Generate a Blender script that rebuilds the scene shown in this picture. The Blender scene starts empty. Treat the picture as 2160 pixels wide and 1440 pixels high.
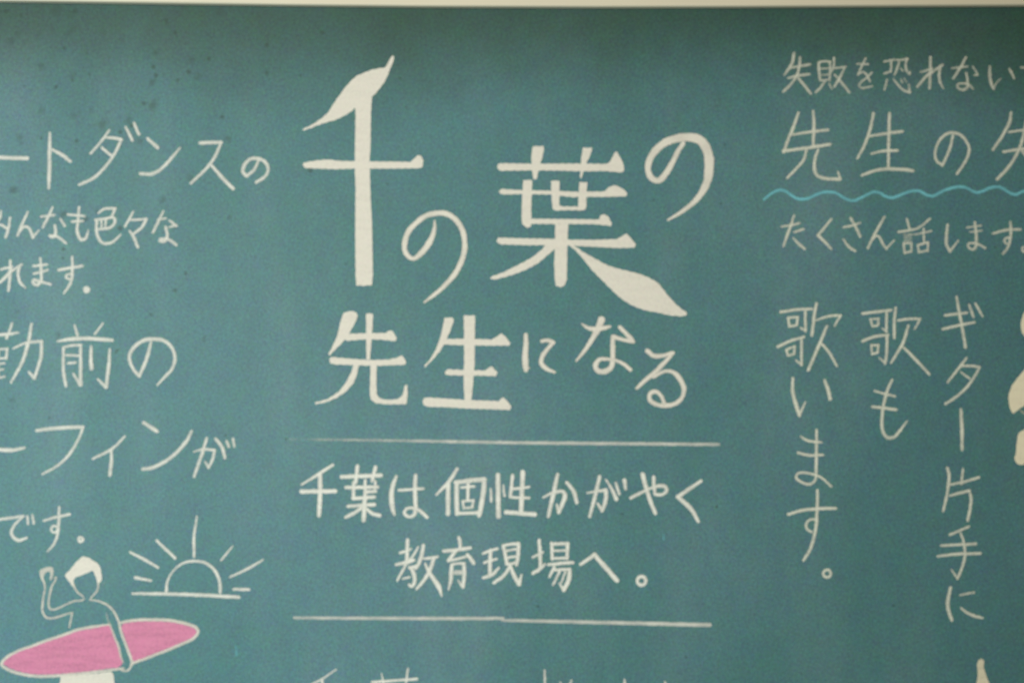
import bpy, bmesh, math, random
import numpy as np
from mathutils import Vector, Matrix

random.seed(7)
scene = bpy.context.scene
COL = scene.collection

# ------------------------------------------------------------------ camera
D = 2.0                 # camera to board, metres
S = 0.0006              # metres on the board per pixel of the 2160 px wide photograph
ROLL = 0.0035
cam_d = bpy.data.cameras.new("camera")
cam = bpy.data.objects.new("camera", cam_d)
COL.objects.link(cam)
right = Vector((math.cos(ROLL), 0, math.sin(ROLL)))
up = Vector((-math.sin(ROLL), 0, math.cos(ROLL)))
fwd_neg = right.cross(up)
cam.matrix_world = Matrix(((right.x, up.x, fwd_neg.x, 0),
                           (right.y, up.y, fwd_neg.y, -D),
                           (right.z, up.z, fwd_neg.z, 0),
                           (0, 0, 0, 1)))
cam_d.sensor_width = 36
cam_d.lens = 36 * D / (2160 * S)
cam_d.clip_end = 60
cam_d.dof.use_dof = True
cam_d.dof.focus_distance = 1.80
cam_d.dof.aperture_fstop = 1.55
scene.camera = cam

# ------------------------------------------------------------------ light
world = bpy.data.worlds.new("World")
scene.world = world
world.use_nodes = True
bg = world.node_tree.nodes["Background"]
bg.inputs[0].default_value = (1.0, 0.76, 0.40, 1)
bg.inputs[1].default_value = 0.27

def area(name, loc, aim, color, power, sx, sy):
    l = bpy.data.lights.new(name, 'AREA')
    l.shape = 'RECTANGLE'; l.size = sx; l.size_y = sy
    l.energy = power; l.color = color
    o = bpy.data.objects.new(name, l)
    COL.objects.link(o)
    o.location = loc
    d = Vector(aim) - Vector(loc)
    o.rotation_euler = d.to_track_quat('-Z', 'Y').to_euler()
    return o
area("window_light", (-2.3, -2.2, -0.95), (-0.35, 0, -0.35), (0.40, 0.80, 1.0), 52, 1.4, 1.2)
sp = bpy.data.lights.new("falloff_spot", 'SPOT')  # added spot lamp; its soft cone is shaped to dim the board's edges
sp.energy = 176; sp.color = (1.0, 0.97, 0.90)
sp.spot_size = math.radians(64); sp.spot_blend = 1.0; sp.shadow_soft_size = 0.30
spo = bpy.data.objects.new("falloff_spot", sp)
COL.objects.link(spo)
spo.location = (-0.95, -2.4, 0.05)
spo.rotation_euler = (Vector((-0.33, 0, -0.03)) - Vector(spo.location)).to_track_quat('-Z', 'Y').to_euler()

vs = scene.view_settings
vs.view_transform = 'Standard'
vs.look = 'None'
vs.exposure = 0.0
vs.gamma = 1.0
vs.use_curve_mapping = False

# ------------------------------------------------------------------ helpers
CK, SK = math.cos(ROLL), math.sin(ROLL)
def px(x, y, depth=0.0):
    """photograph pixel -> (X, Z) on the plane `depth` metres in front of the board"""
    k = S * (D - depth) / D
    u, v = (x - 1080) * k, -(y - 720) * k
    return (u * CK - v * SK, u * SK + v * CK)

def link(name, mesh, mat, parent, smooth=False):
    o = bpy.data.objects.new(name, mesh)
    COL.objects.link(o)
    if mat: mesh.materials.append(mat)
    if parent: o.parent = parent
    if smooth: mesh.polygons.foreach_set("use_smooth", [True] * len(mesh.polygons))
    return o

def nodes(mat):
    mat.use_nodes = True
    nt = mat.node_tree
    nt.nodes.clear()
    def N(t, **kw):
        n = nt.nodes.new(t)
        for k, v in kw.items():
            if k.startswith('i_'): n.inputs[k[2:].replace('_', ' ')].default_value = v
            else: setattr(n, k, v)
        return n
    return nt, N, nt.links.new

def ramp(N, L, src, a, b):
    m = N('ShaderNodeMapRange', interpolation_type='SMOOTHSTEP')
    m.inputs['From Min'].default_value = a; m.inputs['From Max'].default_value = b
    L(src, m.inputs['Value'])
    return m.outputs['Result']

def math_n(N, L, op, a, b):
    m = N('ShaderNodeMath', operation=op)
    for i, v in enumerate((a, b)):
        if isinstance(v, (int, float)): m.inputs[i].default_value = v
        else: L(v, m.inputs[i])
    return m.outputs[0]

def mixc(N, L, fac, a, b, mode='MIX'):
    m = N('ShaderNodeMix', data_type='RGBA', blend_type=mode)
    if isinstance(fac, (int, float)): m.inputs[0].default_value = fac
    else: L(fac, m.inputs[0])
    for s, v in ((6, a), (7, b)):
        if isinstance(v, tuple): m.inputs[s].default_value = (*v, 1) if len(v) == 3 else v
        else: L(v, m.inputs[s])
    return m.outputs[2]

# ------------------------------------------------------------------ materials
def board_material():
    m = bpy.data.materials.new("green_chalkboard")
    nt, N, L = nodes(m)
    out = N('ShaderNodeOutputMaterial')
    b = N('ShaderNodeBsdfPrincipled')
    L(b.outputs[0], out.inputs[0])
    co = N('ShaderNodeTexCoord').outputs['Object']
    def noise(scale, detail, rough=0.5, stretch=None):
        n = N('ShaderNodeTexNoise', i_Scale=scale, i_Detail=detail, i_Roughness=rough)
        if stretch:
            mp = N('ShaderNodeMapping'); mp.inputs['Scale'].default_value = stretch
            L(co, mp.inputs['Vector']); L(mp.outputs[0], n.inputs['Vector'])
        else: L(co, n.inputs['Vector'])
        return n
    base = mixc(N, L, ramp(N, L, noise(3.0, 4).outputs['Fac'], 0.3, 0.7), (0.064, 0.174, 0.180), (0.073, 0.182, 0.202))
    # old chalk wiped about with the eraser: broad vertical and slanting clouds
    wipe = ramp(N, L, noise(2.6, 5, 0.62, (1.6, 1, 0.55)).outputs['Fac'], 0.42, 0.78)
    base = mixc(N, L, math_n(N, L, 'MULTIPLY', wipe, 0.20), base, (0.27, 0.36, 0.41))
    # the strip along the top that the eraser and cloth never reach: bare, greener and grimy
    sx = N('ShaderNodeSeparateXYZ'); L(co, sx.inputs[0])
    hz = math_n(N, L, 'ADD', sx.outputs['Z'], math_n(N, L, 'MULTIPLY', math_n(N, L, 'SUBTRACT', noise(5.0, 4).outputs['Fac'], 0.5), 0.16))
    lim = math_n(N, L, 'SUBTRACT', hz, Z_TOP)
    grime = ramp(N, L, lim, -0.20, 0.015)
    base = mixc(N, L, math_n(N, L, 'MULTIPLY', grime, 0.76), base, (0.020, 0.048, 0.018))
    # coarse mottling of the painted steel
    mott = N('ShaderNodeTexNoise', i_Scale=42.0, i_Detail=3.0); L(co, mott.inputs['Vector'])
    base = mixc(N, L, 0.16, base, mott.outputs['Color'], 'SOFT_LIGHT')
    # fine tooth of the writing surface, coloured specks of dust
    fine = N('ShaderNodeTexNoise', i_Scale=620.0, i_Detail=1.5); L(co, fine.inputs['Vector'])
    base = mixc(N, L, 0.8, base, fine.outputs['Color'], 'SOFT_LIGHT')
    fine2 = N('ShaderNodeTexNoise', i_Scale=440.0, i_Detail=1.0); L(co, fine2.inputs['Vector'])
    base = mixc(N, L, 0.7, base, fine2.outputs['Fac'], 'SOFT_LIGHT')
    # round water spots
    at = N('ShaderNodeAttribute', attribute_name='stain')
    base = mixc(N, L, at.outputs['Fac'], base, (0.030, 0.062, 0.050))
    # sparse pin pricks
    v = N('ShaderNodeTexVoronoi', i_Scale=26.0); L(co, v.inputs['Vector'])
    sp = math_n(N, L, 'LESS_THAN', v.outputs['Distance'], 0.042)
    rs = N('ShaderNodeSeparateColor'); L(v.outputs['Color'], rs.inputs[0])
    sp = math_n(N, L, 'MULTIPLY', sp, math_n(N, L, 'GREATER_THAN', rs.outputs[0], 0.45))
    base = mixc(N, L, math_n(N, L, 'MULTIPLY', sp, 0.6), base, (0.02, 0.035, 0.03))
    # spatter of fine dark specks, thick towards the upper left end
    v2 = N('ShaderNodeTexVoronoi', i_Scale=70.0); L(co, v2.inputs['Vector'])
    rs2 = N('ShaderNodeSeparateColor'); L(v2.outputs['Color'], rs2.inputs[0])
    dot = math_n(N, L, 'LESS_THAN', v2.outputs['Distance'], math_n(N, L, 'MULTIPLY', rs2.outputs[1], 0.24))
    zone = math_n(N, L, 'SUBTRACT', math_n(N, L, 'MULTIPLY', sx.outputs['Z'], 1.1), sx.outputs['X'])
    zone = math_n(N, L, 'ADD', zone, math_n(N, L, 'MULTIPLY', noise(7.0, 3).outputs['Fac'], 0.5))
    dens = math_n(N, L, 'MULTIPLY', ramp(N, L, zone, 0.55, 1.35), 0.62)
    dot = math_n(N, L, 'MULTIPLY', dot, math_n(N, L, 'LESS_THAN', rs2.outputs[0], dens))
    base = mixc(N, L, math_n(N, L, 'MULTIPLY', dot, 0.55), base, (0.024, 0.05, 0.038))
    L(base, b.inputs['Base Color'])
    b.inputs['Roughness'].default_value = 0.55
    b.inputs['Specular IOR Level'].default_value = 0.30
    bp = N('ShaderNodeBump', i_Strength=0.12, i_Distance=0.0006)
    L(fine2.outputs['Fac'], bp.inputs['Height'])
    L(bp.outputs[0], b.inputs['Normal'])
    return m

def chalk_material(name, color, grain, hatch=0.45):
    """chalk dust caught on the tooth of the board: dense in the middle of a stroke, broken at its rim"""
    m = bpy.data.materials.new(name)
    nt, N, L = nodes(m)
    out = N('ShaderNodeOutputMaterial')
    co = N('ShaderNodeTexCoord').outputs['Object']
    n1 = N('ShaderNodeTexNoise', i_Scale=430.0, i_Detail=2.0); L(co, n1.inputs['Vector'])
    n2 = N('ShaderNodeTexNoise', i_Scale=60.0, i_Detail=3.0)
    mp = N('ShaderNodeMapping'); mp.inputs['Rotation'].default_value = (0, math.radians(32), 0)
    mp.inputs['Scale'].default_value = (0.35, 1, 2.4)                        # lay of the hatching
    L(co, mp.inputs['Vector']); L(mp.outputs[0], n2.inputs['Vector'])
    edge = N('ShaderNodeAttribute', attribute_name='edge').outputs['Fac']     # px from the rim
    cov = N('ShaderNodeAttribute', attribute_name='cover').outputs['Fac']
    e = math_n(N, L, 'ADD', edge, math_n(N, L, 'MULTIPLY', math_n(N, L, 'SUBTRACT', n1.outputs['Fac'], 0.5), 3.2))
    rim = ramp(N, L, e, -0.2, 3.0)
    body = math_n(N, L, 'ADD', math_n(N, L, 'MULTIPLY', math_n(N, L, 'SUBTRACT', n1.outputs['Fac'], 0.5), grain),
                  math_n(N, L, 'MULTIPLY', math_n(N, L, 'SUBTRACT', n2.outputs['Fac'], 0.5), hatch))
    a = math_n(N, L, 'MULTIPLY', rim, math_n(N, L, 'ADD', cov, body))
    cl = N('ShaderNodeClamp'); L(a, cl.inputs[0])
    tone = N('ShaderNodeTexNoise', i_Scale=500.0, i_Detail=1.0); L(co, tone.inputs['Vector'])
    c = mixc(N, L, 0.22, color, tone.outputs['Color'], 'SOFT_LIGHT')
    d = N('ShaderNodeBsdfDiffuse', i_Roughness=0.6)
    L(c, d.inputs['Color'])
    t = N('ShaderNodeBsdfTransparent')
    mx = N('ShaderNodeMixShader')
    L(cl.outputs[0], mx.inputs[0]); L(t.outputs[0], mx.inputs[1]); L(d.outputs[0], mx.inputs[2])
    L(mx.outputs[0], out.inputs[0])
    return m

def plain_material(name, c1, c2, rough, scale, stretch):
    m = bpy.data.materials.new(name)
    nt, N, L = nodes(m)
    out = N('ShaderNodeOutputMaterial')
    b = N('ShaderNodeBsdfPrincipled'); L(b.outputs[0], out.inputs[0])
    mp = N('ShaderNodeMapping'); mp.inputs['Scale'].default_value = stretch
    L(N('ShaderNodeTexCoord').outputs['Object'], mp.inputs['Vector'])
    n = N('ShaderNodeTexNoise', i_Scale=scale, i_Detail=4.0); L(mp.outputs[0], n.inputs['Vector'])
    L(mixc(N, L, n.outputs['Fac'], c1, c2), b.inputs['Base Color'])
    b.inputs['Roughness'].default_value = rough
    return m

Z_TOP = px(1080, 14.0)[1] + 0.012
M_BOARD = board_material()
CHALK = {
    'white': chalk_material("white_chalk", (0.765, 0.72, 0.65), 0.36, 0.18),
    'cream': chalk_material("cream_chalk", (0.82, 0.745, 0.58), 0.42),
    'pale': chalk_material("pale_chalk", (0.79, 0.78, 0.68), 0.42),
    'grey': chalk_material("dry_white_chalk", (0.80, 0.785, 0.73), 0.38),
    'blue': chalk_material("blue_chalk", (0.22, 0.57, 0.64), 0.45),
    'pink': chalk_material("pink_chalk", (0.70, 0.275, 0.42), 0.85, 0.6),
}
M_FRAME = plain_material("cream_painted_rail", (0.72, 0.645, 0.51), (0.66, 0.59, 0.46), 0.5, 9.0, (1, 1, 12))
M_SHADE = plain_material("under_rail_shade", (0.05, 0.055, 0.045), (0.035, 0.04, 0.035), 0.8, 20.0, (1, 1, 1))  # dark colour of the shade under the top rail
M_TRAY = plain_material("grey_aluminium", (0.45, 0.46, 0.46), (0.52, 0.53, 0.53), 0.4, 6.0, (1, 1, 20))

# ------------------------------------------------------------------ the chalkboard
BW0, BW1 = -1.45, 1.75          # panel runs past both sides of the picture
Z_BOT = Z_TOP - 1.2
root = bpy.data.objects.new("chalkboard", None)
COL.objects.link(root)
root.location = (0, 0, 0)
root['label'] = "green chalkboard covered in white Japanese chalk writing, with a cream rail along its top"
root['category'] = "chalkboard"

SPOTS = []   # (photo x, photo y, radius px, strength) of the round stains on the left half
for ox, oy, lst in (
    (0, 0, ((510, 90, 62), (635, 135, 36), (665, 265, 30), (625, 305, 32), (475, 270, 16), (940, 285, 30), (1110, 370, 20),
            (375, 600, 34), (245, 545, 16), (665, 695, 25), (285, 835, 18), (375, 1005, 34), (985, 1018, 18), (670, 1045, 22),
            (830, 1005, 25), (935, 1130, 44), (1175, 1095, 34), (575, 1155, 12), (845, 1135, 15), (185, 1255, 32), (1390, 755, 28),
            (1485, 685, 16), (1420, 480, 30), (1520, 215, 26), (1805, 700, 32), (1990, 110, 52), (1430, 120, 26), (1750, 550, 30),
            (1690, 390, 16), (1395, 960, 46), (215, 400, 16), (160, 310, 30), (100, 380, 36), (350, 330, 32), (1310, 70, 34))),
    (0, 200, ((190, 450, 18), (125, 865, 40), (1270, 420, 32), (2090, 410, 26), (1480, 955, 28), (1740, 765, 26), (220, 635, 14))),
    (0, 420, ((575, 140, 32), (880, 100, 16), (935, 893, 17), (155, 1020, 18), (530, 1235, 30), (2085, 165, 12))),
    (200, 250, ((1220, 905, 14), (870, 540, 26), (1215, 190, 22), (1415, 512, 16), (792, 275, 10), (420, 940, 14), (345, 1020, 12))),
    (0, 640, ((1860, 325, 20), (480, 565, 15), (110, 875, 22)))):
    for x, y, r in lst:
        SPOTS.append((ox + x / 4.32, oy + y / 4.32, r * 0.88 / 4.32, random.uniform(0.34, 0.62)))

def make_panel():
    st = 0.004
    nx = int((BW1 - BW0) / st) + 1
    nz = int((Z_TOP - Z_BOT) / st) + 1
    xs = np.linspace(BW0, BW1, nx); zs = np.linspace(Z_BOT, Z_TOP, nz)
    X, Z = np.meshgrid(xs, zs)
    co = np.zeros((nx * nz, 3)); co[:, 0] = X.ravel(); co[:, 2] = Z.ravel()
    i = np.arange(nx * nz).reshape(nz, nx)
    f = np.stack([i[:-1, :-1], i[:-1, 1:], i[1:, 1:], i[1:, :-1]], -1).reshape(-1, 4)
    st_v = np.zeros(nx * nz)
    for sx, sy, r, s in SPOTS:
        cx, cz = px(sx, sy)
        a = random.uniform(0, 6.28)
        dx, dz = co[:, 0] - cx, co[:, 2] - cz
        ang = np.arctan2(dz, dx)
        rr = r * S * (1 + 0.15 * np.sin(2 * ang + a) + 0.1 * np.sin(3 * ang + 2 * a))
        dd = np.sqrt(dx * dx + dz * dz) / rr
        st_v = np.maximum(st_v, s * np.clip((1.35 - dd) / 0.7, 0, 1))
    me = bpy.data.meshes.new("board_panel")
    n0 = len(co)
    back = np.array([(BW0, 0.018, Z_BOT), (BW1, 0.018, Z_BOT), (BW1, 0.018, Z_TOP), (BW0, 0.018, Z_TOP)])
    me.from_pydata(np.vstack([co, back]).tolist(), [],
                   f.tolist() + [(n0 + 3, n0 + 2, n0 + 1, n0)])
    at = me.attributes.new("stain", 'FLOAT', 'POINT')
    at.data.foreach_set("value", np.concatenate([st_v, np.zeros(4)]).astype(np.float32))
    return link("board_panel", me, M_BOARD, root)
make_panel()

def box(name, x0, x1, y0, y1, z0, z1, mat, bevel=0.002):
    bm = bmesh.new()
    bmesh.ops.create_cube(bm, size=1)
    for v in bm.verts:
        v.co = Vector((x0 if v.co.x < 0 else x1, y0 if v.co.y < 0 else y1, z0 if v.co.z < 0 else z1))
    bmesh.ops.bevel(bm, geom=bm.edges[:], offset=bevel, segments=2, affect='EDGES', profile=0.6)
    me = bpy.data.meshes.new(name); bm.to_mesh(me); bm.free()
    return link(name, me, mat, root)

def bowed_rail(name, ypx, depth0, depth1, height, mat, bevel):
    """long rail whose lower front edge follows (x px, y px) pairs of the photograph"""
    pts = [px(x, y, depth1) for x, y in ypx]
    pts = [(BW0 - 0.03, pts[0][1] + 0.001)] + pts + [(BW1 + 0.03, pts[-1][1] + 0.001)]
    bm = bmesh.new()
    rows = []
    for X, Z in pts:
        b = bevel
        prof = [(-depth0, Z), (-depth1 + b, Z), (-depth1 + 0.3 * b, Z + 0.3 * b), (-depth1, Z + b),
                (-depth1, Z + height - b), (-depth1 + b, Z + height), (-depth0, Z + height)]
        rows.append([bm.verts.new((X, y, z)) for y, z in prof])
    n = len(rows[0])
    for a, c in zip(rows, rows[1:]):
        for k in range(n):
            bm.faces.new((a[k], c[k], c[(k + 1) % n], a[(k + 1) % n]))
    bm.faces.new(rows[0][::-1]); bm.faces.new(rows[-1])
    bmesh.ops.recalc_face_normals(bm, faces=bm.faces[:])
    me = bpy.data.meshes.new(name); bm.to_mesh(me); bm.free()
    return link(name, me, mat, root)
EDGE = [(0, 1.0), (180, 3.2), (360, 5.8), (620, 9.6), (900, 12.4), (1260, 13.8), (1560, 13.0), (1800, 11.6), (2160, 10.0)]
bowed_rail("top_rail", EDGE, -0.018, 0.016, 0.055, M_FRAME, 0.002)
bowed_rail("shade_strip", [(x, y + 4.2) for x, y in EDGE], 0.0, 0.0045, 0.006, M_SHADE, 0.0008)  # dark strip painting in the shade below the rail's underside
box("side_rail", BW0 - 0.045, BW0, -0.016, 0.018, Z_BOT, Z_TOP - 0.012, M_FRAME)
box("side_rail", BW1, BW1 + 0.045, -0.016, 0.018, Z_BOT, Z_TOP - 0.012, M_FRAME)
box("bottom_rail", BW0 - 0.045, BW1 + 0.045, -0.016, 0.018, Z_BOT - 0.045, Z_BOT, M_FRAME)
box("chalk_tray", BW0 - 0.02, BW1 + 0.02, -0.085, -0.017, Z_BOT - 0.055, Z_BOT - 0.035, M_TRAY)

# ------------------------------------------------------------------ chalk strokes
class Chalk:
    """collects chalk strokes (photo pixels) into one mesh with 'edge' and 'cover' attributes"""
    def __init__(s, ext=0.25):
        s.ext = ext
        s.v, s.f, s.e, s.c, s.mi = [], [], [], [], []
        s.n = 0
    def vert(s, x, y, h, e, c):
        X, Z = px(x, y)
        s.v.append((X, -h, Z)); s.e.append(e); s.c.append(c)
        return len(s.v) - 1
    def face(s, f, mi): s.f.append(f); s.mi.append(mi)
    def ribbon(s, pts, cover, mi, smooth=True, closed=False):
        """pts: (x, y, width) in px"""
        P = [tuple(map(float, p)) for p in pts]
        if smooth and (len(P) > 2 or closed): P = spline(P, closed)
        else: P = resample(P)
        n = len(P)
        base = 0.00012 + 0.00003 * s.n
        s.n += 1
        ph = random.uniform(0, 99)
        rows = []
        US = (-1, -0.55, 0, 0.55, 1)
        HS = (0.0, 0.6, 1.0, 0.6, 0.0)
        def tang(i):
            a = P[i - 1] if (i > 0 or closed) else P[i]
            b = P[(i + 1) % n] if (i < n - 1 or closed) else P[i]
            dx, dy = b[0] - a[0], b[1] - a[1]
            l = math.hypot(dx, dy) or 1
            return dx / l, dy / l
        arc = 0
        def row(cx, cy, tx, ty, half, full, h, c):
            r = []
            for u, hh in zip(US, HS):
                x = cx - ty * half * u; y = cy + tx * half * u
                r.append(s.vert(x, y, h + 0.00010 * hh, max(0.0, (1 - abs(u)) * half) if full else 0.0, c))
            return r
        for i, (x, y, w) in enumerate(P):
            if i: arc += math.hypot(x - P[i-1][0], y - P[i-1][1])
            tx, ty = tang(i)
            wob = 1 + 0.035 * math.sin(arc * 0.21 + ph) + 0.02 * math.sin(arc * 0.67 + 2 * ph)
            off = 0.15 * math.sin(arc * 0.13 + ph * 1.7)
            hw = w * 0.5 * wob + s.ext
            h = base + 0.00010 * i / max(1, n - 1)
            t = i / max(1, n - 1)
            c = (cover if not isinstance(cover, tuple) else cover[0] + (cover[1] - cover[0]) * t) + 0.06 * math.sin(arc * 0.09 + ph)
            cx, cy = x - ty * off, y + tx * off
            if not closed and i == 0:      # rounded start
                for k in (1.0, 0.82, 0.45):
                    q = math.sqrt(max(0.0, 1 - k * k)) * hw
                    r = row(cx - tx * hw * k * 0.8, cy - ty * hw * k * 0.8, tx, ty, max(q, 0.15), True, h, c)
                    if k == 1.0:
                        for j in r: s.e[j] = 0.0
                    rows.append(r)
            rows.append(row(cx, cy, tx, ty, hw, True, h, c))
            if not closed and i == n - 1:
                for k in (0.45, 0.82, 1.0):
                    q = math.sqrt(max(0.0, 1 - k * k)) * hw
                    r = row(cx + tx * hw * k * 0.8, cy + ty * hw * k * 0.8, tx, ty, max(q, 0.15), True, h, c)
                    if k == 1.0:
                        for j in r: s.e[j] = 0.0
                    rows.append(r)
        pairs = list(zip(rows, rows[1:]))
        if closed: pairs.append((rows[-1], rows[0]))
        for a, b in pairs:
            for k in range(4):
                s.face((a[k], a[k+1], b[k+1], b[k]), mi)
    def fill(s, pts, cover, mi, smooth):
        P = [(float(x), float(y), 0.0) for x, y in pts]
        P = spline(P, True, 3.0) if smooth else resample(P + [P[0]], 3.0)[:-1]
        h = 0.00012 + 0.00003 * s.n
        s.n += 1
        ph = random.uniform(0, 99)
        top, low = [], []
        cxy = (sum(p[0] for p in P) / len(P), sum(p[1] for p in P) / len(P))
        for i, (x, y, _) in enumerate(P):
            j = 0.35 * math.sin(i * 0.9 + ph) + 0.3 * math.sin(i * 2.3 + 2 * ph)
            x += j * 0.8; y += 0.5 * math.sin(i * 1.3 + ph)
            top.append(s.vert(x, y, h + 0.00012, 6.0, cover))
            low.append(s.vert(x, y, 0.0, 2.0, cover))
        s.face(tuple(top), mi)
        n = len(P)
        for i in range(n):
            k = (i + 1) % n
            s.face((top[i], low[i], low[k], top[k]), mi)
    def build(s, name, mats, parent):
        C = np.array(s.v); o3 = (C.min(0) + C.max(0)) / 2; o3[1] = 0
        me = bpy.data.meshes.new(name)
        me.from_pydata((C - o3).tolist(), [], s.f)
        for nm, vals in (("edge", s.e), ("cover", s.c)):
            a = me.attributes.new(nm, 'FLOAT', 'POINT')
            a.data.foreach_set("value", np.array(vals, np.float32))
        for m in mats: me.materials.append(m)
        me.polygons.foreach_set("material_index", s.mi)
        o = bpy.data.objects.new(name, me)
        COL.objects.link(o)
        o.parent = parent
        o.location = o3 - np.array(parent.location if parent is not root else (0, 0, 0))
        return o

def resample(P, step=6.0):
    out = [P[0]]
    for a, b in zip(P, P[1:]):
        l = math.hypot(b[0] - a[0], b[1] - a[1])
        k = max(1, int(l / step))
        for i in range(1, k + 1):
            t = i / k
            out.append(tuple(a[j] + (b[j] - a[j]) * t for j in range(3)))
    return out

def spline(P, closed=False, step=4.0):
    """centripetal Catmull-Rom through P"""
    n = len(P); out = []
    segs = n if closed else n - 1
    V = [Vector(p) for p in P]
    for i in range(segs):
        p1, p2 = V[i], V[(i + 1) % n]
        p0 = V[i - 1] if (i > 0 or closed) else p1 * 2 - p2
        p3 = V[(i + 2) % n] if (i + 2 < n or closed) else p2 * 2 - p1
        d = lambda a, b: max(1e-3, math.hypot(a.x - b.x, a.y - b.y)) ** 0.5
        t0 = 0; t1 = t0 + d(p0, p1); t2 = t1 + d(p1, p2); t3 = t2 + d(p2, p3)
        k = max(2, int(math.hypot(p2.x - p1.x, p2.y - p1.y) / step))
        for j in range(k):
            t = t1 + (t2 - t1) * j / k
            A1 = p0 * ((t1 - t) / (t1 - t0)) + p1 * ((t - t0) / (t1 - t0))
            A2 = p1 * ((t2 - t) / (t2 - t1)) + p2 * ((t - t1) / (t2 - t1))
            A3 = p2 * ((t3 - t) / (t3 - t2)) + p3 * ((t - t2) / (t3 - t2))
            B1 = A1 * ((t2 - t) / (t2 - t0)) + A2 * ((t - t0) / (t2 - t0))
            B2 = A2 * ((t3 - t) / (t3 - t1)) + A3 * ((t - t1) / (t3 - t1))
            c = B1 * ((t2 - t) / (t2 - t1)) + B2 * ((t - t1) / (t2 - t1))
            out.append((c.x, c.y, c.z))
    if not closed: out.append(P[-1])
    return out

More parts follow.
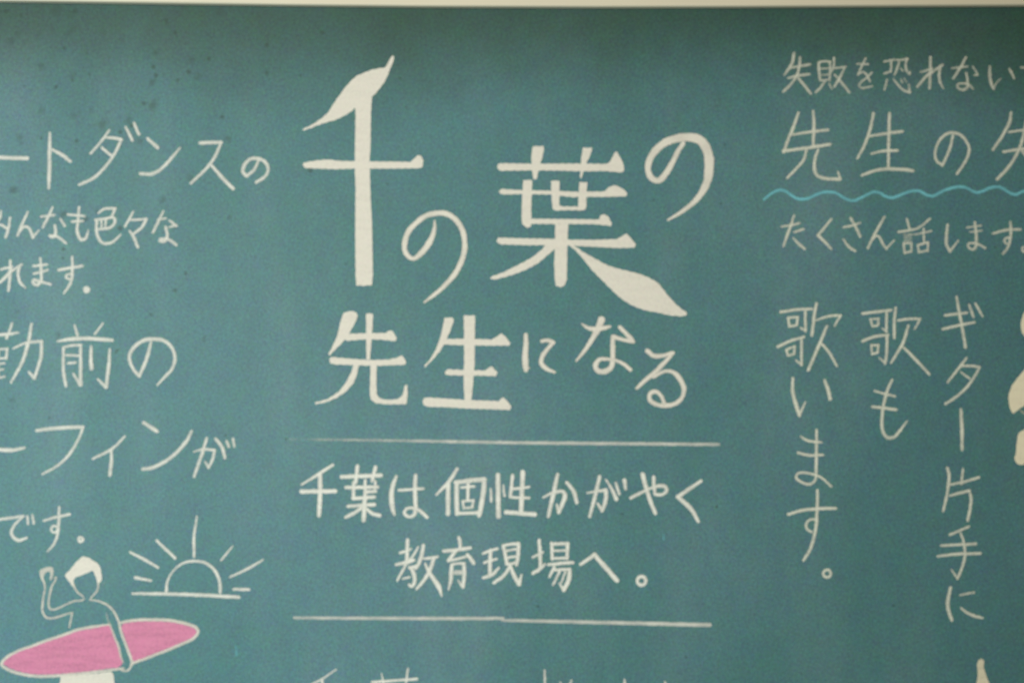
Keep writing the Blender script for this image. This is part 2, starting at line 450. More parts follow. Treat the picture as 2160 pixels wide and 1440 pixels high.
# Every stroke as drawn on the board.  @x,y,k: corner and magnification of the sheet the
# numbers were read from; t: x y width ...; l: width x y ...; o: closed loop; e: circle;
# f / p: filled shape (smooth / angular); B: filled shape in pink chalk; a: chalk cover.
STROKES = r'''
# T title
[title|white|heading_lettering|large solid white chalk heading with leaf shaped strokes
: 
@600,100,4.32
f 163 752 260 700 340 645 400 590 450 510 500 440 550 370 600 315 650 268 720 235 800 205 870 191 915 184 945 140 985 76 998 85 988 140 962 200 940 260 905 325 860 385 798 452 720 500 640 556 600 592 540 626 470 660 400 680 320 705 250 732 170 757
p 640 500 700 470 798 450 788 600 785 900 776 1040 780 1200 786 1380 797 1580 802 1840 806 2080 796 2166 720 2172 655 2168 648 2060 645 1680 648 1280 640 1080 645 800 648 600
p 168 1070 180 1050 300 1030 400 1022 500 1035 640 1038 780 1040 1000 1042 1150 1045 1185 1010 1210 986 1245 988 1265 1030 1262 1080 1245 1101 1000 1105 780 1105 640 1105 460 1111 330 1106 230 1102 180 1095
: 
@600,350,4.32
t 1368 500 24 1368 560 40 1345 650 56 1300 730 62 1240 800 56 1180 845 48 1125 820 50 1095 760 54 1100 680 57 1130 600 55 1200 520 55 1290 455 55 1390 430 55 1470 435 57 1550 480 57 1610 560 57 1640 660 54 1640 770 56 1600 900 56 1540 1000 54 1450 1100 48 1350 1185 40 1275 1242 24
: 
@1020,260,4.32
p 122 395 135 372 160 365 440 370 700 368 900 368 1120 372 1150 350 1170 320 1195 265 1215 262 1240 300 1275 370 1282 420 1265 450 1100 435 900 440 700 432 430 430 250 432 150 434 130 418
p 450 211 545 209 551 245 530 330 505 420 485 505 470 512 455 508 440 430 435 330 440 250
p 905 224 988 224 988 250 955 330 920 400 895 495 886 500 878 495 885 400 890 320 900 250
p 138 620 160 599 250 605 350 610 600 615 850 625 1100 622 1140 585 1185 564 1240 580 1290 615 1312 642 1300 666 1100 672 900 670 820 675 600 650 350 645 200 650 150 642
p 362 518 444 518 440 640 435 760 435 870 430 945 400 952 352 920 346 850 350 700 356 600
p 614 524 692 524 692 650 690 750 730 759 860 759 868 640 872 538 945 538 940 650 935 770 915 795 780 792 650 796 628 775 618 650
p 425 870 600 872 900 875 1050 878 1060 845 1100 827 1135 850 1170 910 1160 936 1000 919 700 919 428 917
@1000,450,4.32
p 738 98 858 98 850 280 848 450 845 600 830 650 790 676 745 655 735 600 730 450 738 300
p 205 250 218 226 240 222 450 228 740 232 860 240 1100 242 1300 235 1350 205 1390 186 1420 215 1475 285 1460 313 1300 316 1000 300 740 287 500 291 240 282 215 270
p 740 235 742 320 660 390 590 450 480 510 380 550 280 580 180 606 148 592 160 575 260 540 360 490 450 445 530 400 600 345 660 280
f 856 278 900 288 1000 355 1100 410 1200 465 1300 500 1400 525 1500 550 1600 590 1680 640 1740 715 1800 785 1870 855 1938 908 1925 931 1800 930 1680 905 1560 882 1450 842 1350 782 1270 712 1180 622 1080 522 1000 424 930 345
: 
@1020,260,4.32
t 1820 185 50 1770 260 52 1720 360 57 1660 460 63 1590 525 63 1530 500 62 1500 430 63 1510 340 67 1560 260 73 1640 185 77 1740 145 81 1860 128 84 1960 148 90 2020 210 92 2050 300 94 2055 400 94 2040 520 82 1990 630 68 1910 725 54 1800 810 43 1680 882 26
: 
@640,640,4.32
p 360 98 380 80 410 71 460 71 485 84 493 110 480 160 440 230 410 290 370 340 310 400 240 471 229 457 270 380 310 290 330 200 345 140
p 385 300 410 276 570 270 755 268 780 246 810 247 850 310 840 343 700 328 560 326 400 339 380 330
p 570 94 600 90 635 94 630 200 620 350 605 512 575 512 572 350 572 200
p 238 508 252 486 400 500 600 515 780 510 860 490 900 471 937 532 930 557 800 562 640 568 450 560 300 555 244 546
p 462 545 507 550 490 640 460 720 390 800 300 860 200 900 108 917 108 900 220 870 320 805 380 730 430 640
p 612 560 668 560 665 700 668 820 690 860 760 877 850 872 895 845 915 800 923 740 947 740 950 820 942 905 930 916 760 918 660 906 620 880 605 830 608 700
: 
p 1285 129 1365 129 1370 160 1330 270 1290 360 1240 440 1180 510 1110 580 1102 567 1160 500 1210 410 1250 300 1275 190
p 1460 109 1565 109 1562 300 1560 550 1545 740 1530 890 1470 890 1460 740 1465 500 1465 300
p 1280 350 1295 324 1470 320 1560 322 1720 328 1770 295 1805 271 1840 300 1887 362 1875 383 1700 383 1500 381 1290 373
p 1290 625 1310 598 1460 605 1660 610 1690 580 1720 574 1768 627 1755 661 1600 656 1450 656 1310 651 1292 642
p 1086 890 1100 862 1125 854 1300 865 1500 878 1780 888 1810 857 1830 857 1895 935 1885 969 1700 961 1500 956 1300 943 1130 939 1095 922
: 
@1040,640,4.32
t 298 285 46 300 380 54 292 480 60 295 560 64 300 605 50
t 300 592 40 336 585 16
t 445 342 42 500 335 44 552 355 42
t 550 355 44 500 410 44 450 480 50 440 540 50 480 590 48 560 625 32
: 
t 810 185 24 860 220 42 920 232 50 1000 225 48 1065 210 34
t 990 145 72 960 220 68 900 330 52 840 420 44 760 522 28
t 1155 215 42 1210 270 48 1260 325 50 1282 350 36
t 1275 350 38 1190 330 42 1092 300 46
t 1092 300 48 1090 400 52 1090 500 54 1075 580 56 1010 620 58 950 610 56 935 560 54 970 510 46 1040 505 38 1120 520 36 1190 550 42 1252 602 44
: 
t 1405 430 50 1460 475 50 1540 475 46 1640 450 42
t 1640 450 38 1560 540 46 1470 630 50 1380 705 46 1308 772 34
t 1460 670 34 1570 615 38 1650 630 48 1710 700 54 1740 780 50 1720 860 46 1660 910 48 1570 930 50 1480 915 48 1425 870 48 1430 820 46 1480 800 46 1530 840 42 1560 905 42
[rule1|grey|divider_line|long white chalk line, faded at its left end, under the heading
:
@0,0,1
a0.12>0.62
t 612 926 6 700 927 6.5 780 928 7 880 929.5 7.5 960 931 8
a0.62
t 945 930.8 8 1080 933 8.5 1180 934 9 1350 935.5 9 1516 937 8.5
[line2|grey|lettering_line|upper line of the two line white chalk slogan between the divider lines
:
@600,950,4.32
t 155 310 20 300 220 32 440 130 30
l 42 155 372 465 368
t 325 225 42 325 400 44 315 590 42
:
l 40 520 238 880 225
l 38 665 140 650 290
l 36 830 150 800 275
l 36 560 335 850 330
l 36 630 290 630 435
l 30 735 270 735 400
l 28 830 280 822 350
l 34 735 375 830 370
l 36 625 435 820 422
l 36 580 505 820 490
t 735 400 40 728 520 44 722 635 42
t 700 520 34 630 570 38 560 605 34
t 750 530 32 800 570 38 868 590 40
:
t 1020 230 28 985 330 42 975 430 48 985 520 46 1002 580 30
l 28 1040 360 1265 345
t 1195 225 38 1190 400 42 1195 520 42 1180 585 38 1130 600 34 1092 570 34 1110 530 32 1160 520 30 1230 545 38 1300 605 32
:
t 1575 165 32 1500 280 38 1385 400 26
l 44 1492 300 1490 575
l 44 1568 290 1572 575
l 44 1560 290 1700 270 1822 260
t 1822 260 46 1810 400 48 1775 590 44
l 34 1580 570 1775 565
l 28 1612 335 1730 325
l 34 1672 300 1672 440
o 26 1625 460 1722 450 1712 515 1635 522
:
t 1880 350 24 1885 460 28
l 46 1945 220 1950 600
t 1995 315 22 2005 410 28
@1050,950,4.32
l 34 135 225 115 420
l 46 228 195 212 560
l 28 120 350 285 330
l 28 135 425 285 430
l 42 75 560 340 580
:
t 545 215 34 510 380 42 460 600 34
t 415 425 22 500 385 32 590 370 36 612 400 42 590 480 42 555 562 36
t 555 562 34 538 490 26
t 630 290 34 690 370 40 720 472 38
:
t 928 235 36 890 400 38 838 600 32
t 815 385 20 900 370 26 985 358 36
t 985 358 40 985 440 42 950 548 36
t 950 545 36 910 480 26
t 985 265 20 1040 350 32 1080 442 40
t 1075 295 30 1108 395 28
t 1155 270 42 1165 350 30
:
t 1320 215 44 1370 400 42 1435 570 38
t 1212 430 36 1300 385 32 1380 345 22 1480 320 38 1530 330 38 1538 370 36 1490 400 34 1430 395 32
t 1420 240 36 1425 340 38 1430 385 30
:
t 1852 275 32 1640 420 42
t 1640 420 42 1760 530 44 1828 645 32
[line3|grey|lettering_line|lower line of the two line white chalk slogan between the divider lines
:
@820,1120,10.285
t 410 180 84 400 400 88 400 620 92
t 250 460 70 380 430 70 480 385 56
t 160 720 76 400 670 92 540 620 84
t 640 340 56 520 540 60 400 680 66 290 870 68 185 1065 56
t 755 300 80 720 480 90 640 720 86 590 800 70
t 450 780 80 560 765 84 640 730 70
t 460 780 70 520 860 94 560 990 92 560 1110 90 500 1190 86 440 1150 56
t 310 1030 50 450 990 60
t 760 590 58 900 575 70 1062 545 62
t 980 580 90 920 760 94 850 920 90 740 1090 82 605 1245 66
t 790 700 50 860 850 86 960 1010 102 1070 1170 112 1120 1290 84 1150 1405 44
:
t 1525 140 90 1545 250 88 1550 360 80
t 1190 430 84 1400 410 86 1770 360 80
t 1450 430 80 1380 520 82 1290 630 80
t 1290 640 70 1480 600 66 1680 540 60
t 1700 500 70 1780 590 98 1842 692 86
t 1370 730 80 1350 900 98 1350 1050 86 1300 1252 56
t 1370 720 64 1500 690 60 1630 700 80
t 1630 700 84 1640 900 92 1610 1205 82
t 1600 1200 80 1510 1060 36
a0.7
t 1420 890 110 1580 890 110
a0.92
:
@1050,950,4.32
t -134 935 28 -70 910 30 -4 893 28
t -124 1020 26 -70 1000 30 -10 985 26
t -65 905 34 -70 1020 38 -72 1140 36
t -130 1158 34 -44 1122 36 8 1068 26
l 36 50 865 85 1030
t 50 865 30 120 850 32 190 845 36
t 190 845 36 185 950 38 170 1040 34
l 26 78 910 175 895
l 26 85 975 170 960
l 28 82 1035 170 1018
t 110 1050 32 60 1130 36 -34 1202 32
t 115 1050 32 150 1140 40 195 1215 42
t 195 1215 40 216 1130 22
:
t 378 815 34 385 940 38 390 1065 34
t 318 970 28 410 925 26
t 320 1115 36 380 1080 36 430 1030 24
l 34 490 840 497 985
l 34 490 850 640 845
l 36 638 845 630 980
l 24 510 912 622 908
l 28 500 980 630 975
t 460 1038 30 570 1025 36 685 1018 34
t 515 1065 34 470 1148 26
l 30 520 1085 652 1078
t 655 1078 38 645 1180 44 600 1268 40
t 600 1265 36 560 1205 20
t 565 1095 28 505 1218 26
t 618 1095 24 580 1200 20
:
t 755 1035 32 820 990 36 882 945 38
t 880 945 40 980 1060 46 1088 1182 44
:
e 1310 1185 39 35
[rule2|grey|divider_line|long white chalk line below the slogan, stepped near its middle
:
@600,1260,4.32
a0.55>0.62
t 92 182 34 900 186 38 1500 188 40 1992 186 36
@1060,1260,4.32
a0.58>0.74
t -4 203 34 900 224 42 1888 247 44
[line4|grey|lettering_line|white chalk line cut off by the bottom edge
:
@600,1260,4.32
a0.85
t 475 650 20 330 745 26 225 800 26
l 34 345 745 345 1010
l 32 210 890 480 880
:
t 885 690 18 905 790 28
l 34 800 768 1205 738
t 1125 645 28 1105 800 26
l 32 830 850 1180 835
l 30 880 800 890 930
l 30 1010 800 1010 900
l 30 1120 800 1110 900
l 30 880 935 1140 925
l 34 1000 930 1000 1150
l 32 800 1000 1220 990
t 980 1000 30 900 1080 30 810 1120 26
t 1020 1000 30 1100 1080 34 1200 1130 34
:
@1060,1260,4.32
t 383 660 26 388 800 30 388 1100 30
t 300 840 26 470 820 28
:
t 525 768 22 545 820 28
t 627 752 26 600 825 28
:
t 1112 745 28 1112 800 32 1060 900 28
:
t 1480 765 24 1490 800 28
[left1|grey|lettering_line|topmost white chalk line at the left, with angular letters
:
@0,200,4.32
t -160 566 36 0 572 38 250 580 40
:
t 455 345 24 452 500 36 450 700 38 445 852 30
t 475 500 26 560 545 38 642 606 34
:
t 995 325 22 920 430 28 825 535 26
t 970 390 24 1040 395 32 1105 410 34
t 1105 410 32 1060 510 30 1010 590 30 930 690 30 850 760 32 725 820 30
t 930 485 28 1015 555 30
t 1145 295 26 1207 418 30
t 1222 260 28 1267 362 30
:
t 1345 400 32 1437 482 36
t 1280 718 34 1380 722 36 1450 690 34 1530 615 32 1640 485 24
:
t 1825 440 36 1920 436 36 2018 435 34
t 2015 440 28 1960 560 32 1900 650 30 1740 807 30
t 1930 645 28 2020 750 38 2125 857 34
:
@200,250,4.32
t 1490 385 26 1450 470 30 1385 522 34
t 1385 525 34 1350 490 36 1360 430 36 1410 375 36 1490 365 36 1555 400 36 1580 470 32 1550 530 32 1470 582 34
[left2|grey|lettering_line|small white chalk line under the topmost left line
:
@0,420,4.32
t 10 110 26 0 165 26 -45 250 26
t -70 265 28 0 232 28 60 265 30
t 92 170 26 80 260 30 52 345 32
:
t 255 115 22 210 210 28 160 332 28
t 165 320 20 222 250 28 260 260 30 302 348 34
t 300 345 28 355 285 18
:
l 26 375 160 495 145
t 480 75 22 440 160 28 390 258 28
t 550 180 22 590 242 30
t 500 240 30 505 320 32 480 348 34 452 335 28
t 460 335 28 520 340 30 602 402 26
:
t 722 75 26 710 200 30 705 300 32 740 370 34 780 360 32 805 285 18
l 26 620 140 770 155
l 26 655 205 755 200
:
t 895 130 20 950 90 28 1052 85 28
t 1050 85 28 1020 160 26
t 870 190 28 960 178 28 1035 168 30 1048 205 30 1010 258 30 900 275 26
t 880 190 28 885 320 32 935 400 32 1010 398 30 1065 360 26 1100 325 16
l 22 925 200 925 260
l 22 965 190 960 260
:
t 1215 110 20 1180 180 28 1140 248 26
t 1180 190 22 1250 188 26 1335 180 28
t 1335 182 28 1290 260 30 1210 322 26
t 1182 290 24 1220 350 32 1257 438 30
:
t 1490 110 20 1450 190 28 1395 302 28
t 1440 185 18 1510 175 24
t 1545 195 26 1607 242 30
t 1602 242 26 1540 255 18
t 1510 255 30 1525 340 32 1500 385 32 1455 382 28
t 1460 365 28 1530 365 30 1607 417 30
[left3|grey|lettering_line|short white chalk line ending in a filled dot at the left
:
t 95 560 26 90 700 34 78 832 30
l 26 10 640 110 615
t 105 640 28 60 700 34 0 758 32
t 60 690 22 130 640 26 198 593 26
t 178 610 28 165 680 30 185 760 30 232 807 20
:
l 26 305 610 430 595
l 26 310 680 435 645
t 368 540 26 375 650 32 375 740 32 340 782 34 300 760 34 310 735 34 360 750 32 462 777 26
:
l 30 535 645 752 608
t 658 525 24 660 620 30 655 720 30 630 790 30 583 857 24
t 655 680 22 610 690 28 600 715 30 640 730 24
:
e 790 825 16 36
[left4|grey|lettering_line|white chalk line of large thin letters at the left
:
@0,640,4.32
t -70 288 28 60 280 34 168 265 24
t 112 178 26 62 315 30
l 24 -65 420 70 412
t 68 412 28 55 500 30
l 24 -70 505 58 495
l 24 -60 555 42 545
l 24 -60 610 32 600
t -70 690 26 42 665 24
l 26 -15 420 -15 680
t 288 185 28 260 350 36 200 540 34 102 718 26
t 120 410 18 220 365 28 330 345 30 382 345 32
t 380 345 30 375 480 36 345 590 32 315 678 28
t 315 680 36 265 625 26
:
t 680 200 26 707 287 30
t 937 183 22 865 277 26
t 525 345 20 640 325 38 800 318 38 1022 335 36
t 580 400 28 578 600 32 600 747 34
t 590 395 28 660 382 28 738 378 30
t 735 380 30 735 600 34 735 738 40
t 730 740 36 670 640 24
l 26 600 470 725 475
l 26 620 545 690 538
t 832 390 28 828 500 36 835 592 42
t 1002 415 24 990 580 36 968 760 36
t 965 762 38 893 688 24
:
t 1375 350 28 1350 460 36 1310 570 34 1270 660 34
t 1270 660 34 1225 610 32 1185 530 34 1180 470 36 1230 390 36 1310 335 38 1420 325 38 1500 340 38 1570 410 34 1595 500 34 1570 590 32 1500 670 28 1433 742 20
[left5|grey|lettering_line|white chalk line of large letters above the drawn sun, at the left
:
@0,860,4.32
t -130 380 36 0 380 38 100 385 40 222 363 28
:
t 335 205 34 500 185 38 757 173 36
t 755 178 28 730 250 28 680 350 28 590 470 30 500 540 26 388 602 22
:
t 1137 258 22 1060 340 28 1000 385 30 848 462 26
t 1015 385 24 1015 480 36 1002 612 34
:
t 1310 135 36 1432 212 38
t 1300 558 36 1380 545 38 1500 490 36 1620 395 36 1700 300 36 1747 210 26
:
t 1885 275 28 1840 420 34 1768 625 30
t 1765 400 16 1850 375 28 1958 385 30
t 1955 385 30 1940 460 30 1900 542 28
t 1900 542 30 1870 490 20
t 1965 280 30 2020 350 34 2050 452 32
t 2065 300 26 2085 350 30
t 2125 280 30 2135 350 24
[left6|grey|lettering_line|short white chalk line just above the waving surfer
:
t -70 1032 26 0 1015 30 100 1000 32 217 984 28
t 205 990 24 130 1070 28 105 1130 34 125 1180 36 170 1205 36 242 1183 26
l 26 250 985 255 1055
l 26 295 975 307 1052
:
t 400 1025 26 520 992 30 637 968 28
t 540 905 26 535 1050 32 525 1150 28 490 1240 28 433 1308 20
e 497 1103 30 26
:
e 735 1197 20 30
[sun|grey|sun_drawing|white chalk drawing of a half sun with rays over a horizon line
:ray
@200,1060,4.32
t 322 448 28 450 515 36 577 587 30
:ray
t 563 342 32 650 425 36 732 502 34
:ray
t 932 123 24 905 300 34 905 488 32
:ray
t 1257 393 20 1205 455 26 1153 522 26
:ray
t 1532 518 22 1400 595 34 1228 677 24
:ray
t 370 680 38 512 707 28
:ray
t 1265 785 34 1405 788 36
:sun_arc
t 652 815 34 660 720 30 700 640 26 760 575 28 830 540 30 910 530 32 990 540 34 1060 580 36 1115 650 38 1140 730 36 1142 815 36
:horizon
t 345 825 32 600 828 38 900 835 40 1312 858 40
[surfer|white|surfer_drawing|chalk drawing of a waving surfer with a pink surfboard under one arm
:hair
a0.95
@40,1140,7.2
f 700 527 760 455 830 370 890 300 950 250 1000 237 1050 252 1130 300 1200 350 1240 410 1248 480 1260 560 1250 612 1215 642 1190 640 1180 580 1150 510 1125 455 1080 468 980 510 900 540 840 572 828 620 835 660 800 672 770 630 730 572
:face
a0.8
t 812 640 56 850 720 44 900 790 42 970 835 38 985 880 34
t 1205 640 44 1200 720 42 1160 790 36 1105 850 36 1085 892 36
a0.5
t 1303 622 16 1275 668 18
a0.8
:arm
t 985 885 34 950 905 38 860 905 38 750 950 38 640 1000 38 540 1040 40 475 1035 40 450 985 44 455 900 42 475 780 44 500 680 42 545 610 38 570 550 30
t 570 545 26 520 560 24 478 592 22
a0.7
p 310 480 322 450 345 425 400 402 460 396 515 395 525 470 512 540 485 590 465 580 480 500 462 462 420 470 385 510 368 570 332 570
a0.8
t 350 550 46 385 650 46 395 720 38 375 830 40 362 950 44 355 1050 44 380 1120 46 430 1165 46 520 1170 44 640 1140 42 720 1110 38 812 1085 30
:torso
t 810 1090 36 790 1190 40 765 1310 36
:arm
t 1085 895 34 1180 905 40 1280 940 44 1370 995 48 1440 1070 48 1490 1160 48 1530 1260 46
@0,1140,4.32
t 1085 745 28 1110 850 32 1150 950 34 1190 1060 34 1207 1125 28
t 1195 1120 28 1185 1160 28 1150 1185 26 1105 1175 24
a0.45
t 970 660 16 985 720 20 1008 775 22
a0.75
t 1005 770 22 1040 860 26 1080 960 28 1105 1060 26 1125 1110 18
a0.8
:surfboard
a0.92
B 30 1115 85 1060 170 1012 310 962 460 908 610 858 710 822 855 795 1002 778 1035 870 1075 970 1098 1060 1115 1115 1080 1150 1000 1160 850 1182 650 1202 450 1215 300 1212 190 1192 85 1155
B 1110 765 1200 740 1400 733 1550 740 1690 768 1775 800 1792 830 1755 875 1640 932 1500 990 1350 1048 1215 1098 1195 1040 1155 930 1120 830
:surfboard_outline
a0.8
t 1000 765 32 850 782 34 700 812 36 600 850 36 450 900 36 300 955 36 150 1010 36 60 1062 36 15 1112 36 20 1135 36 70 1170 36 180 1208 36 300 1228 36 450 1232 36 650 1215 36 850 1195 34 1050 1170 30 1130 1158 24
t 1090 748 32 1200 725 36 1400 718 38 1550 725 38 1700 755 38 1785 790 38 1806 825 36 1770 880 36 1650 940 36 1500 1003 34 1350 1062 34 1212 1112 32
:shorts
a0.95
f 560 1225 700 1218 900 1205 1010 1192 1025 1200 1040 1262 1050 1380 1050 1450 540 1450 540 1340 548 1280
[right1|pale|lettering_line|small white chalk line nearest the top right corner
:
@1600,90,7.2
a0.62
t 540 165 48 515 300 52 460 400 52 395 490 44
t 505 385 36 640 355 46 780 335 46
t 630 225 42 615 380 48 590 480 50 500 620 50 375 750 46
t 450 540 34 600 505 46 772 480 46
t 600 540 44 700 660 52 792 772 44
:
t 915 310 46 918 430 50 935 570 44
t 920 300 36 1000 285 38 1090 295 40
t 1085 295 38 1088 430 44 1078 575 38
l 30 940 400 1070 392
l 30 950 492 1070 488
l 34 945 580 1080 562
t 1010 590 40 945 680 46 870 757 44
t 1070 620 32 1112 702 34
t 1145 235 42 1140 360 42 1112 440 28
l 36 1145 390 1327 370
t 1310 380 34 1240 520 46 1150 672 42
t 1150 490 32 1230 570 46 1378 758 42
:
t 1630 245 36 1560 370 42 1510 492 40
l 36 1495 325 1665 332
t 1520 480 30 1590 450 36 1640 490 42 1692 592 36
t 1722 455 32 1640 540 38 1560 600 38 1525 650 40 1560 690 42 1722 665 34
:
@1860,90,7.2
t 35 290 38 110 275 38 190 263 34
t 140 290 40 145 380 44 130 442 42
t 40 472 40 140 440 38
t 265 290 40 230 400 42 190 497 34
t 200 265 32 300 265 36 395 250 38
t 380 245 40 360 340 42 375 430 46 425 477 44
t 425 480 40 430 440 22
t 280 390 28 320 432 30
t 75 565 38 60 640 44 38 718 38
t 175 560 34 260 660 42 350 735 46 427 757 44
t 425 755 40 410 640 28
t 290 560 24 312 612 26
t 340 550 24 367 602 26
:
t 740 225 44 735 450 52 725 692 48
t 590 450 40 680 425 42 765 400 38
t 760 430 40 650 540 50 538 672 48
t 720 490 32 820 410 44 922 340 48
t 890 370 46 870 480 48 880 590 48 932 697 32
:
t 1060 390 30 1180 378 36 1302 365 32
t 1277 225 42 1200 370 48 1083 547 46
t 1380 365 32 1430 440 40 1452 492 42
t 1450 490 32 1398 502 28
t 1280 460 34 1300 580 44 1300 680 50 1230 720 50 1160 690 46 1150 640 42 1220 620 38 1320 640 42 1387 707 32
:
t 1640 365 44 1640 500 52 1660 620 54 1697 702 44
t 1695 698 38 1740 620 30 1802 548 22
t 1935 400 32 1975 470 48 2007 543 40
:
t 2113 380 34 2180 382 42 2360 350 40
t 2330 360 40 2250 450 42 2230 560 44 2310 640 40
[right2|pale|lettering_line|white chalk line of large letters above the wavy blue line
:
@1600,220,7.2
a0.78
t 607 128 44 530 350 54 460 510 52 383 732 46
t 505 465 40 830 415 48 1057 393 46
t 830 103 42 840 300 54 830 640 52
t 373 712 50 800 655 56 1088 608 50
t 730 700 46 680 850 50 590 960 46 437 1117 44
t 905 690 44 860 820 52 845 950 56 880 1070 58 1000 1125 56 1238 1140 52
t 1238 1130 48 1208 1028 34
:
t 1745 138 50 1690 400 54 1600 640 50 1503 822 44
t 1690 485 42 1970 440 52 2185 415 50
t 1990 138 48 1980 400 54 1975 700 52 1970 975 50
t 1713 752 40 1900 710 50 2108 705 46
t 1568 1082 44 1760 1010 52 1950 985 56 2200 992 58 2343 1010 56
:
@1860,220,7.2
t 1080 470 42 1050 620 48 990 780 50 920 930 46
t 920 925 46 830 860 46 810 750 46 830 640 46 900 520 48 1000 445 50 1100 435 52 1200 470 52 1290 580 50 1330 680 48 1300 800 48 1230 930 46 1143 1057 46
:
t 1962 128 46 1940 270 56 1860 430 52 1688 692 46
t 1930 425 36 2100 400 42 2400 360 40
t 2195 240 44 2160 430 50 2110 620 52 2060 740 52 1920 960 54 1752 1137 54
t 1848 722 46 2060 690 50 2400 640 48
t 2130 710 40 2200 790 48 2400 1000 48
[wave|blue|wavy_line|light blue wavy chalk line at the right
:
@1600,380,7.2
a0.85
t 78 297 44 200 200 54 300 155 58 390 158 58 480 215 56 560 270 56 650 290 58 760 275 58 880 220 58 980 185 58 1080 178 58 1180 200 58 1290 265 58 1380 305 58 1470 310 58 1560 265 56 1660 215 56 1760 178 58 1840 195 58 1920 240 60 2020 268 60 2120 240 60 2272 180 60 2372 160 60 2452 170 60 2552 225 60 2652 240 60 2752 190 58 2872 140 58 2992 105 60 3112 105 60 3212 145 58 3312 188 58 3412 165 60 3512 120 60 3612 100 60 3692 115 60 3792 180 60 3892 220 60 3992 180 58 4120 140 56 4220 170 54
[right3|pale|lettering_line|small white chalk line below the wavy blue line
:
@1600,380,7.2
a0.74
t 350 705 36 490 685 42 622 655 38
t 540 535 36 490 690 48 430 850 48 378 1002 42
t 540 790 32 682 745 46
t 528 878 34 610 970 48 702 1042 42
:
t 1107 593 38 1000 720 44 903 837 46
t 905 840 50 1000 930 52 1102 1042 44
:
t 1398 578 42 1470 700 48 1542 857 46
t 1288 717 34 1420 688 40 1547 648 34
t 1288 898 34 1370 1010 48 1472 1077 40
:
t 1912 558 42 1780 790 48 1658 1032 44
t 1690 960 28 1780 850 42 1830 860 42 1890 970 46 1942 1042 44
t 1940 1040 38 2062 913 28
:
@1860,380,7.2
t 378 588 38 422 742 42
t 732 588 38 620 680 42 520 740 42 400 765 44 253 787 44
t 500 825 32 620 800 38 752 773 36
l 26 335 835 470 828
l 24 345 875 445 868
l 26 345 918 445 910
o 40 330 960 445 955 445 1085 345 1105
l 38 635 740 640 960
o 40 548 985 702 945 695 1070 562 1095
:
t 1000 678 44 980 850 52 985 980 54 1037 1082 50
t 1035 1080 46 1090 1010 38 1162 913 28
:
t 1288 722 28 1400 702 34 1512 690 30
t 1340 787 24 1430 778 30 1522 763 26
t 1415 640 40 1430 800 48 1435 950 50 1420 1030 48 1380 1055 44 1320 1020 42 1310 970 42 1380 955 42 1460 970 46 1572 1032 40
:
t 1688 812 40 1900 755 48 2107 750 42
t 1950 633 38 1960 750 48 1950 900 48 1915 1020 46 1838 1117 38
t 1950 870 40 1880 880 42 1860 920 40 1890 965 38 1940 960 30
:
e 2165 1050 34 40
[song1|pale|lettering_line|vertical white chalk line, leftmost of the three, ending in a small circle
:
@1630,630,7.2
a0.82
t 118 202 46 350 165 48 592 155 44
l 46 495 200 495 492
t 490 480 40 418 438 30
o 42 232 290 380 275 365 400 250 420
t 662 73 48 630 250 54 595 552 50
t 660 325 34 850 265 44 1032 250 40
t 1030 255 40 938 412 36
t 822 413 42 720 660 54 538 1082 50
t 750 690 42 860 820 50 972 1022 38
t 73 727 46 270 640 52 472 578 48
l 46 435 610 435 1002
t 435 1000 44 348 933 32
o 40 207 770 330 722 325 838 227 862
:
@1630,780,7.2
t 307 123 44 300 300 56 350 520 66 405 692 54
t 405 685 44 450 580 40 497 488 28
t 788 153 46 840 300 60 870 442 56
:
@1630,900,7.2
t 665 48 44 662 400 52 655 720 50 640 810 48 560 870 48 440 840 48 355 770 46 380 710 44 460 690 44 600 715 42 740 770 40 887 902 42
t 428 143 36 520 205 46 742 235 34
t 383 393 46 560 430 46 767 425 38
:
@1630,1050,7.2
t 233 247 46 450 185 52 700 160 54 957 155 50
t 680 -122 44 675 100 52 660 400 54 620 620 52 560 790 52 468 942 46
t 650 320 40 570 325 42 510 380 44 520 470 44 590 512 38
:
e 825 1145 57 46
[song2|pale|lettering_line|vertical white chalk line of two letters, middle of the three
:
@1630,630,7.2
t 1363 227 46 1600 195 50 1802 175 44
l 46 1730 200 1725 502
t 1725 490 38 1658 448 28
o 40 1482 312 1605 302 1600 400 1517 420
t 1865 138 46 1845 350 50 1845 597 46
t 1901 328 40 2056 308 46 2238 303 42
t 2236 308 40 2154 460 34
t 2061 406 44 1976 668 52 1794 970 42
t 1986 738 40 2136 888 50 2378 1145 44
t 1363 642 46 1550 575 50 1752 550 44
t 1735 560 46 1730 800 48 1705 982 46
t 1705 975 42 1618 898 32
o 40 1492 705 1600 702 1595 815 1507 835
:
@1630,780,7.2
t 1812 148 42 1730 340 50 1680 550 52 1655 800 52 1680 950 54 1740 1025 56 1840 1020 54 1930 920 48 2037 778 32
t 1543 318 34 1690 360 42 1857 397 40
l 48 1510 555 1875 602
[song3|pale|lettering_line|tall vertical white chalk line, rightmost of the three
:
@1860,620,7.2
a0.8
t 1135 43 42 1180 300 50 1230 560 52 1270 812 50
l 46 960 322 1292 285
t 923 532 48 1170 475 48 1407 428 44
t 1325 163 38 1360 260 48 1392 352 38
t 1423 148 38 1475 240 44 1527 337 34
:
@1860,780,7.2
t 1292 -182 38 1200 -70 48 1100 60 46 998 187 42
t 1220 -60 36 1360 -60 44 1482 -45 42
t 1485 -40 42 1400 110 46 1280 270 48 1140 400 50 967 512 48
t 1200 30 32 1332 132 38
:
t 1200 598 50 1215 850 60 1220 1207 50
:
@1860,960,7.2
t 993 188 44 1020 280 52 1005 500 52 933 842 46
t 1230 208 42 1210 432 44
t 1050 440 42 1250 400 48 1472 333 44
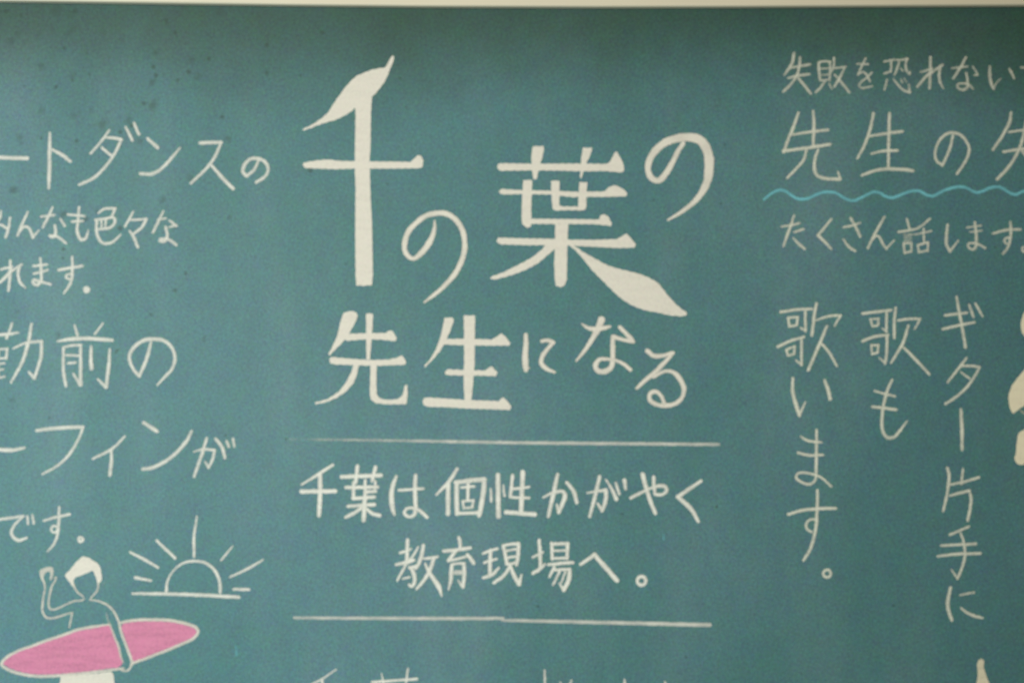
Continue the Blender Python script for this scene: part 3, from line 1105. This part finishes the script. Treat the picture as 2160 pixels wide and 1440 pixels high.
t 1030 610 42 1180 570 48 1332 535 46
t 1330 540 46 1355 660 50 1340 800 50 1303 987 50
:
@1860,1140,7.2
t 1033 -94 46 1180 -155 46 1322 -217 40
t 1195 -120 34 1240 0 46 1260 180 48 1245 320 48 1150 572 44
t 1150 565 40 1058 438 32
l 46 900 70 1427 45
t 848 232 44 1150 200 50 1497 190 50
:
t 1045 703 42 1005 900 62 1010 1050 60 1062 1202 52
t 1188 822 34 1400 780 38
t 1203 1018 38 1320 1105 50 1450 1150 50 1527 1167 38
[figure|cream|figure_drawing|solid white chalk figure cut off by the right edge
:
@1860,620,7.2
a1.0
f 2110 470 2122 400 2160 280 2230 200 2330 160 2420 200 2470 330 2460 500 2400 620 2300 680 2200 670 2130 580
:
@1860,780,7.2
f 2250 -90 2160 0 2080 100 2000 200 1950 300 1926 400 1930 500 1960 610 1995 662 2050 620 2120 568 2200 520 2330 430 2420 250 2420 50 2340 -80
a0.5
t 2095 600 34 2160 660 40 2260 700 40
a1.0
:
f 2230 850 2160 905 2080 962 2050 1100 2030 1296 2012 1330 2030 1385 2080 1435 2130 1438 2200 1400 2300 1300 2350 1100 2320 900
[figure2|cream|figure_drawing|solid white chalk shape cut off by the bottom edge, lower right
:
@1860,1260,7.2
f 1445 1010 1475 945 1515 918 1548 960 1550 1060 1580 1160 1635 1300 1700 1460 1690 1500 1390 1500 1410 1420 1440 1290 1458 1120
[stray|blue|stray_mark|short faint pale tick of chalk dust left of the lower divider line
:
@0,1140,4.32
a0.5
t 2150 960 26 2158 1040 26
[stray2|blue|stray_mark|tiny faint pale fleck of chalk dust right of the slogan
:
@1050,950,4.32
a0.45
t 1510 770 22 1512 810 22
'''

def parse(text):
    blocks = []
    ox = oy = 0.0; k = 1.0; a = 0.9
    for ln in text.splitlines():
        ln = ln.strip()
        if not ln or ln[0] == '#': continue
        if ln[0] == '[':
            key, mat, name, label = ln[1:].split('|')
            blocks.append(dict(key=key, mat=mat, name=name, label=label, glyphs=[])); a = 0.97 if key == 'title' else 0.78 if key.startswith('left') else 0.90 if key.startswith('line') else 0.82
            continue
        if ln[0] == ':':
            blocks[-1]['glyphs'].append((ln[1:].strip() or 'character', [])); continue
        if ln[0] == '@':
            ox, oy, k = map(float, ln[1:].split(',')); continue
        if ln[0] == 'a' and ln[1].isdigit():
            p = list(map(float, ln[1:].split('>')))
            a = p[0] if len(p) == 1 else tuple(p); continue
        if not blocks[-1]['glyphs']: blocks[-1]['glyphs'].append(('character', []))
        op = ln[0]; v = list(map(float, ln[1:].split()))
        X = lambda q: ox + q / k
        Y = lambda q: oy + q / k
        if op == 't': item = ('r', [(X(v[i]), Y(v[i+1]), v[i+2] / k) for i in range(0, len(v), 3)], a)
        elif op == 'l': item = ('s', [(X(v[i]), Y(v[i+1]), v[0] / k) for i in range(1, len(v), 2)], a)
        elif op == 'o': item = ('o', [(X(v[i]), Y(v[i+1]), v[0] / k) for i in range(1, len(v), 2)], a)
        elif op == 'e': item = ('e', (X(v[0]), Y(v[1]), v[2] / k, v[3] / k), a)
        elif op in 'fpB': item = (op, [(X(v[i]), Y(v[i+1])) for i in range(0, len(v), 2)], a)
        blocks[-1]['glyphs'][-1][1].append(item)
    return blocks

def draw(strokes, key):
    ch = Chalk(0.8 if key in ('line2', 'line3') else 0.75 if key[:4] in ('song', 'righ', 'left') else 0.25)
    for op, d, a in strokes:
        if op == 'r': ch.ribbon(d, a, 0)
        elif op == 's':
            for p, q in zip(d, d[1:]): ch.ribbon([p, q], a, 0, False)
        elif op == 'o':
            for p, q in zip(d, d[1:] + d[:1]): ch.ribbon([p, q], a, 0, False)
        elif op == 'e':
            x, y, r, w = d
            ch.ribbon([(x + r * math.cos(t * math.pi / 6), y + r * math.sin(t * math.pi / 6), w) for t in range(12)], a, 0, True, True)
        else: ch.fill(d, a, 1 if op == 'B' else 0, op != 'p')
    return ch

for b in parse(STROKES):
    g = [x for x in b['glyphs'] if x[1]]
    if len(g) == 1:
        o = draw(g[0][1], b['key']).build(b['name'], [CHALK[b['mat']], CHALK['pink']], root)
        o['label'] = b['label']
        continue
    chs = [(nm, draw(st, b['key'])) for nm, st in g]
    A = np.vstack([np.array(c.v) for _, c in chs])
    e = bpy.data.objects.new(b['name'], None)
    COL.objects.link(e)
    e.parent = root
    mid = (A.min(0) + A.max(0)) / 2; mid[1] = 0
    e.location = mid
    e.empty_display_size = 0.05
    e['label'] = b['label']
    for nm, c in chs:
        if nm == 'surfboard':
            c.build(nm, [CHALK['pink'], CHALK['pink']], e)['label'] = "solid pink chalk surfboard"
        else:
            c.build(nm, [CHALK[b['mat']], CHALK['pink']], e)
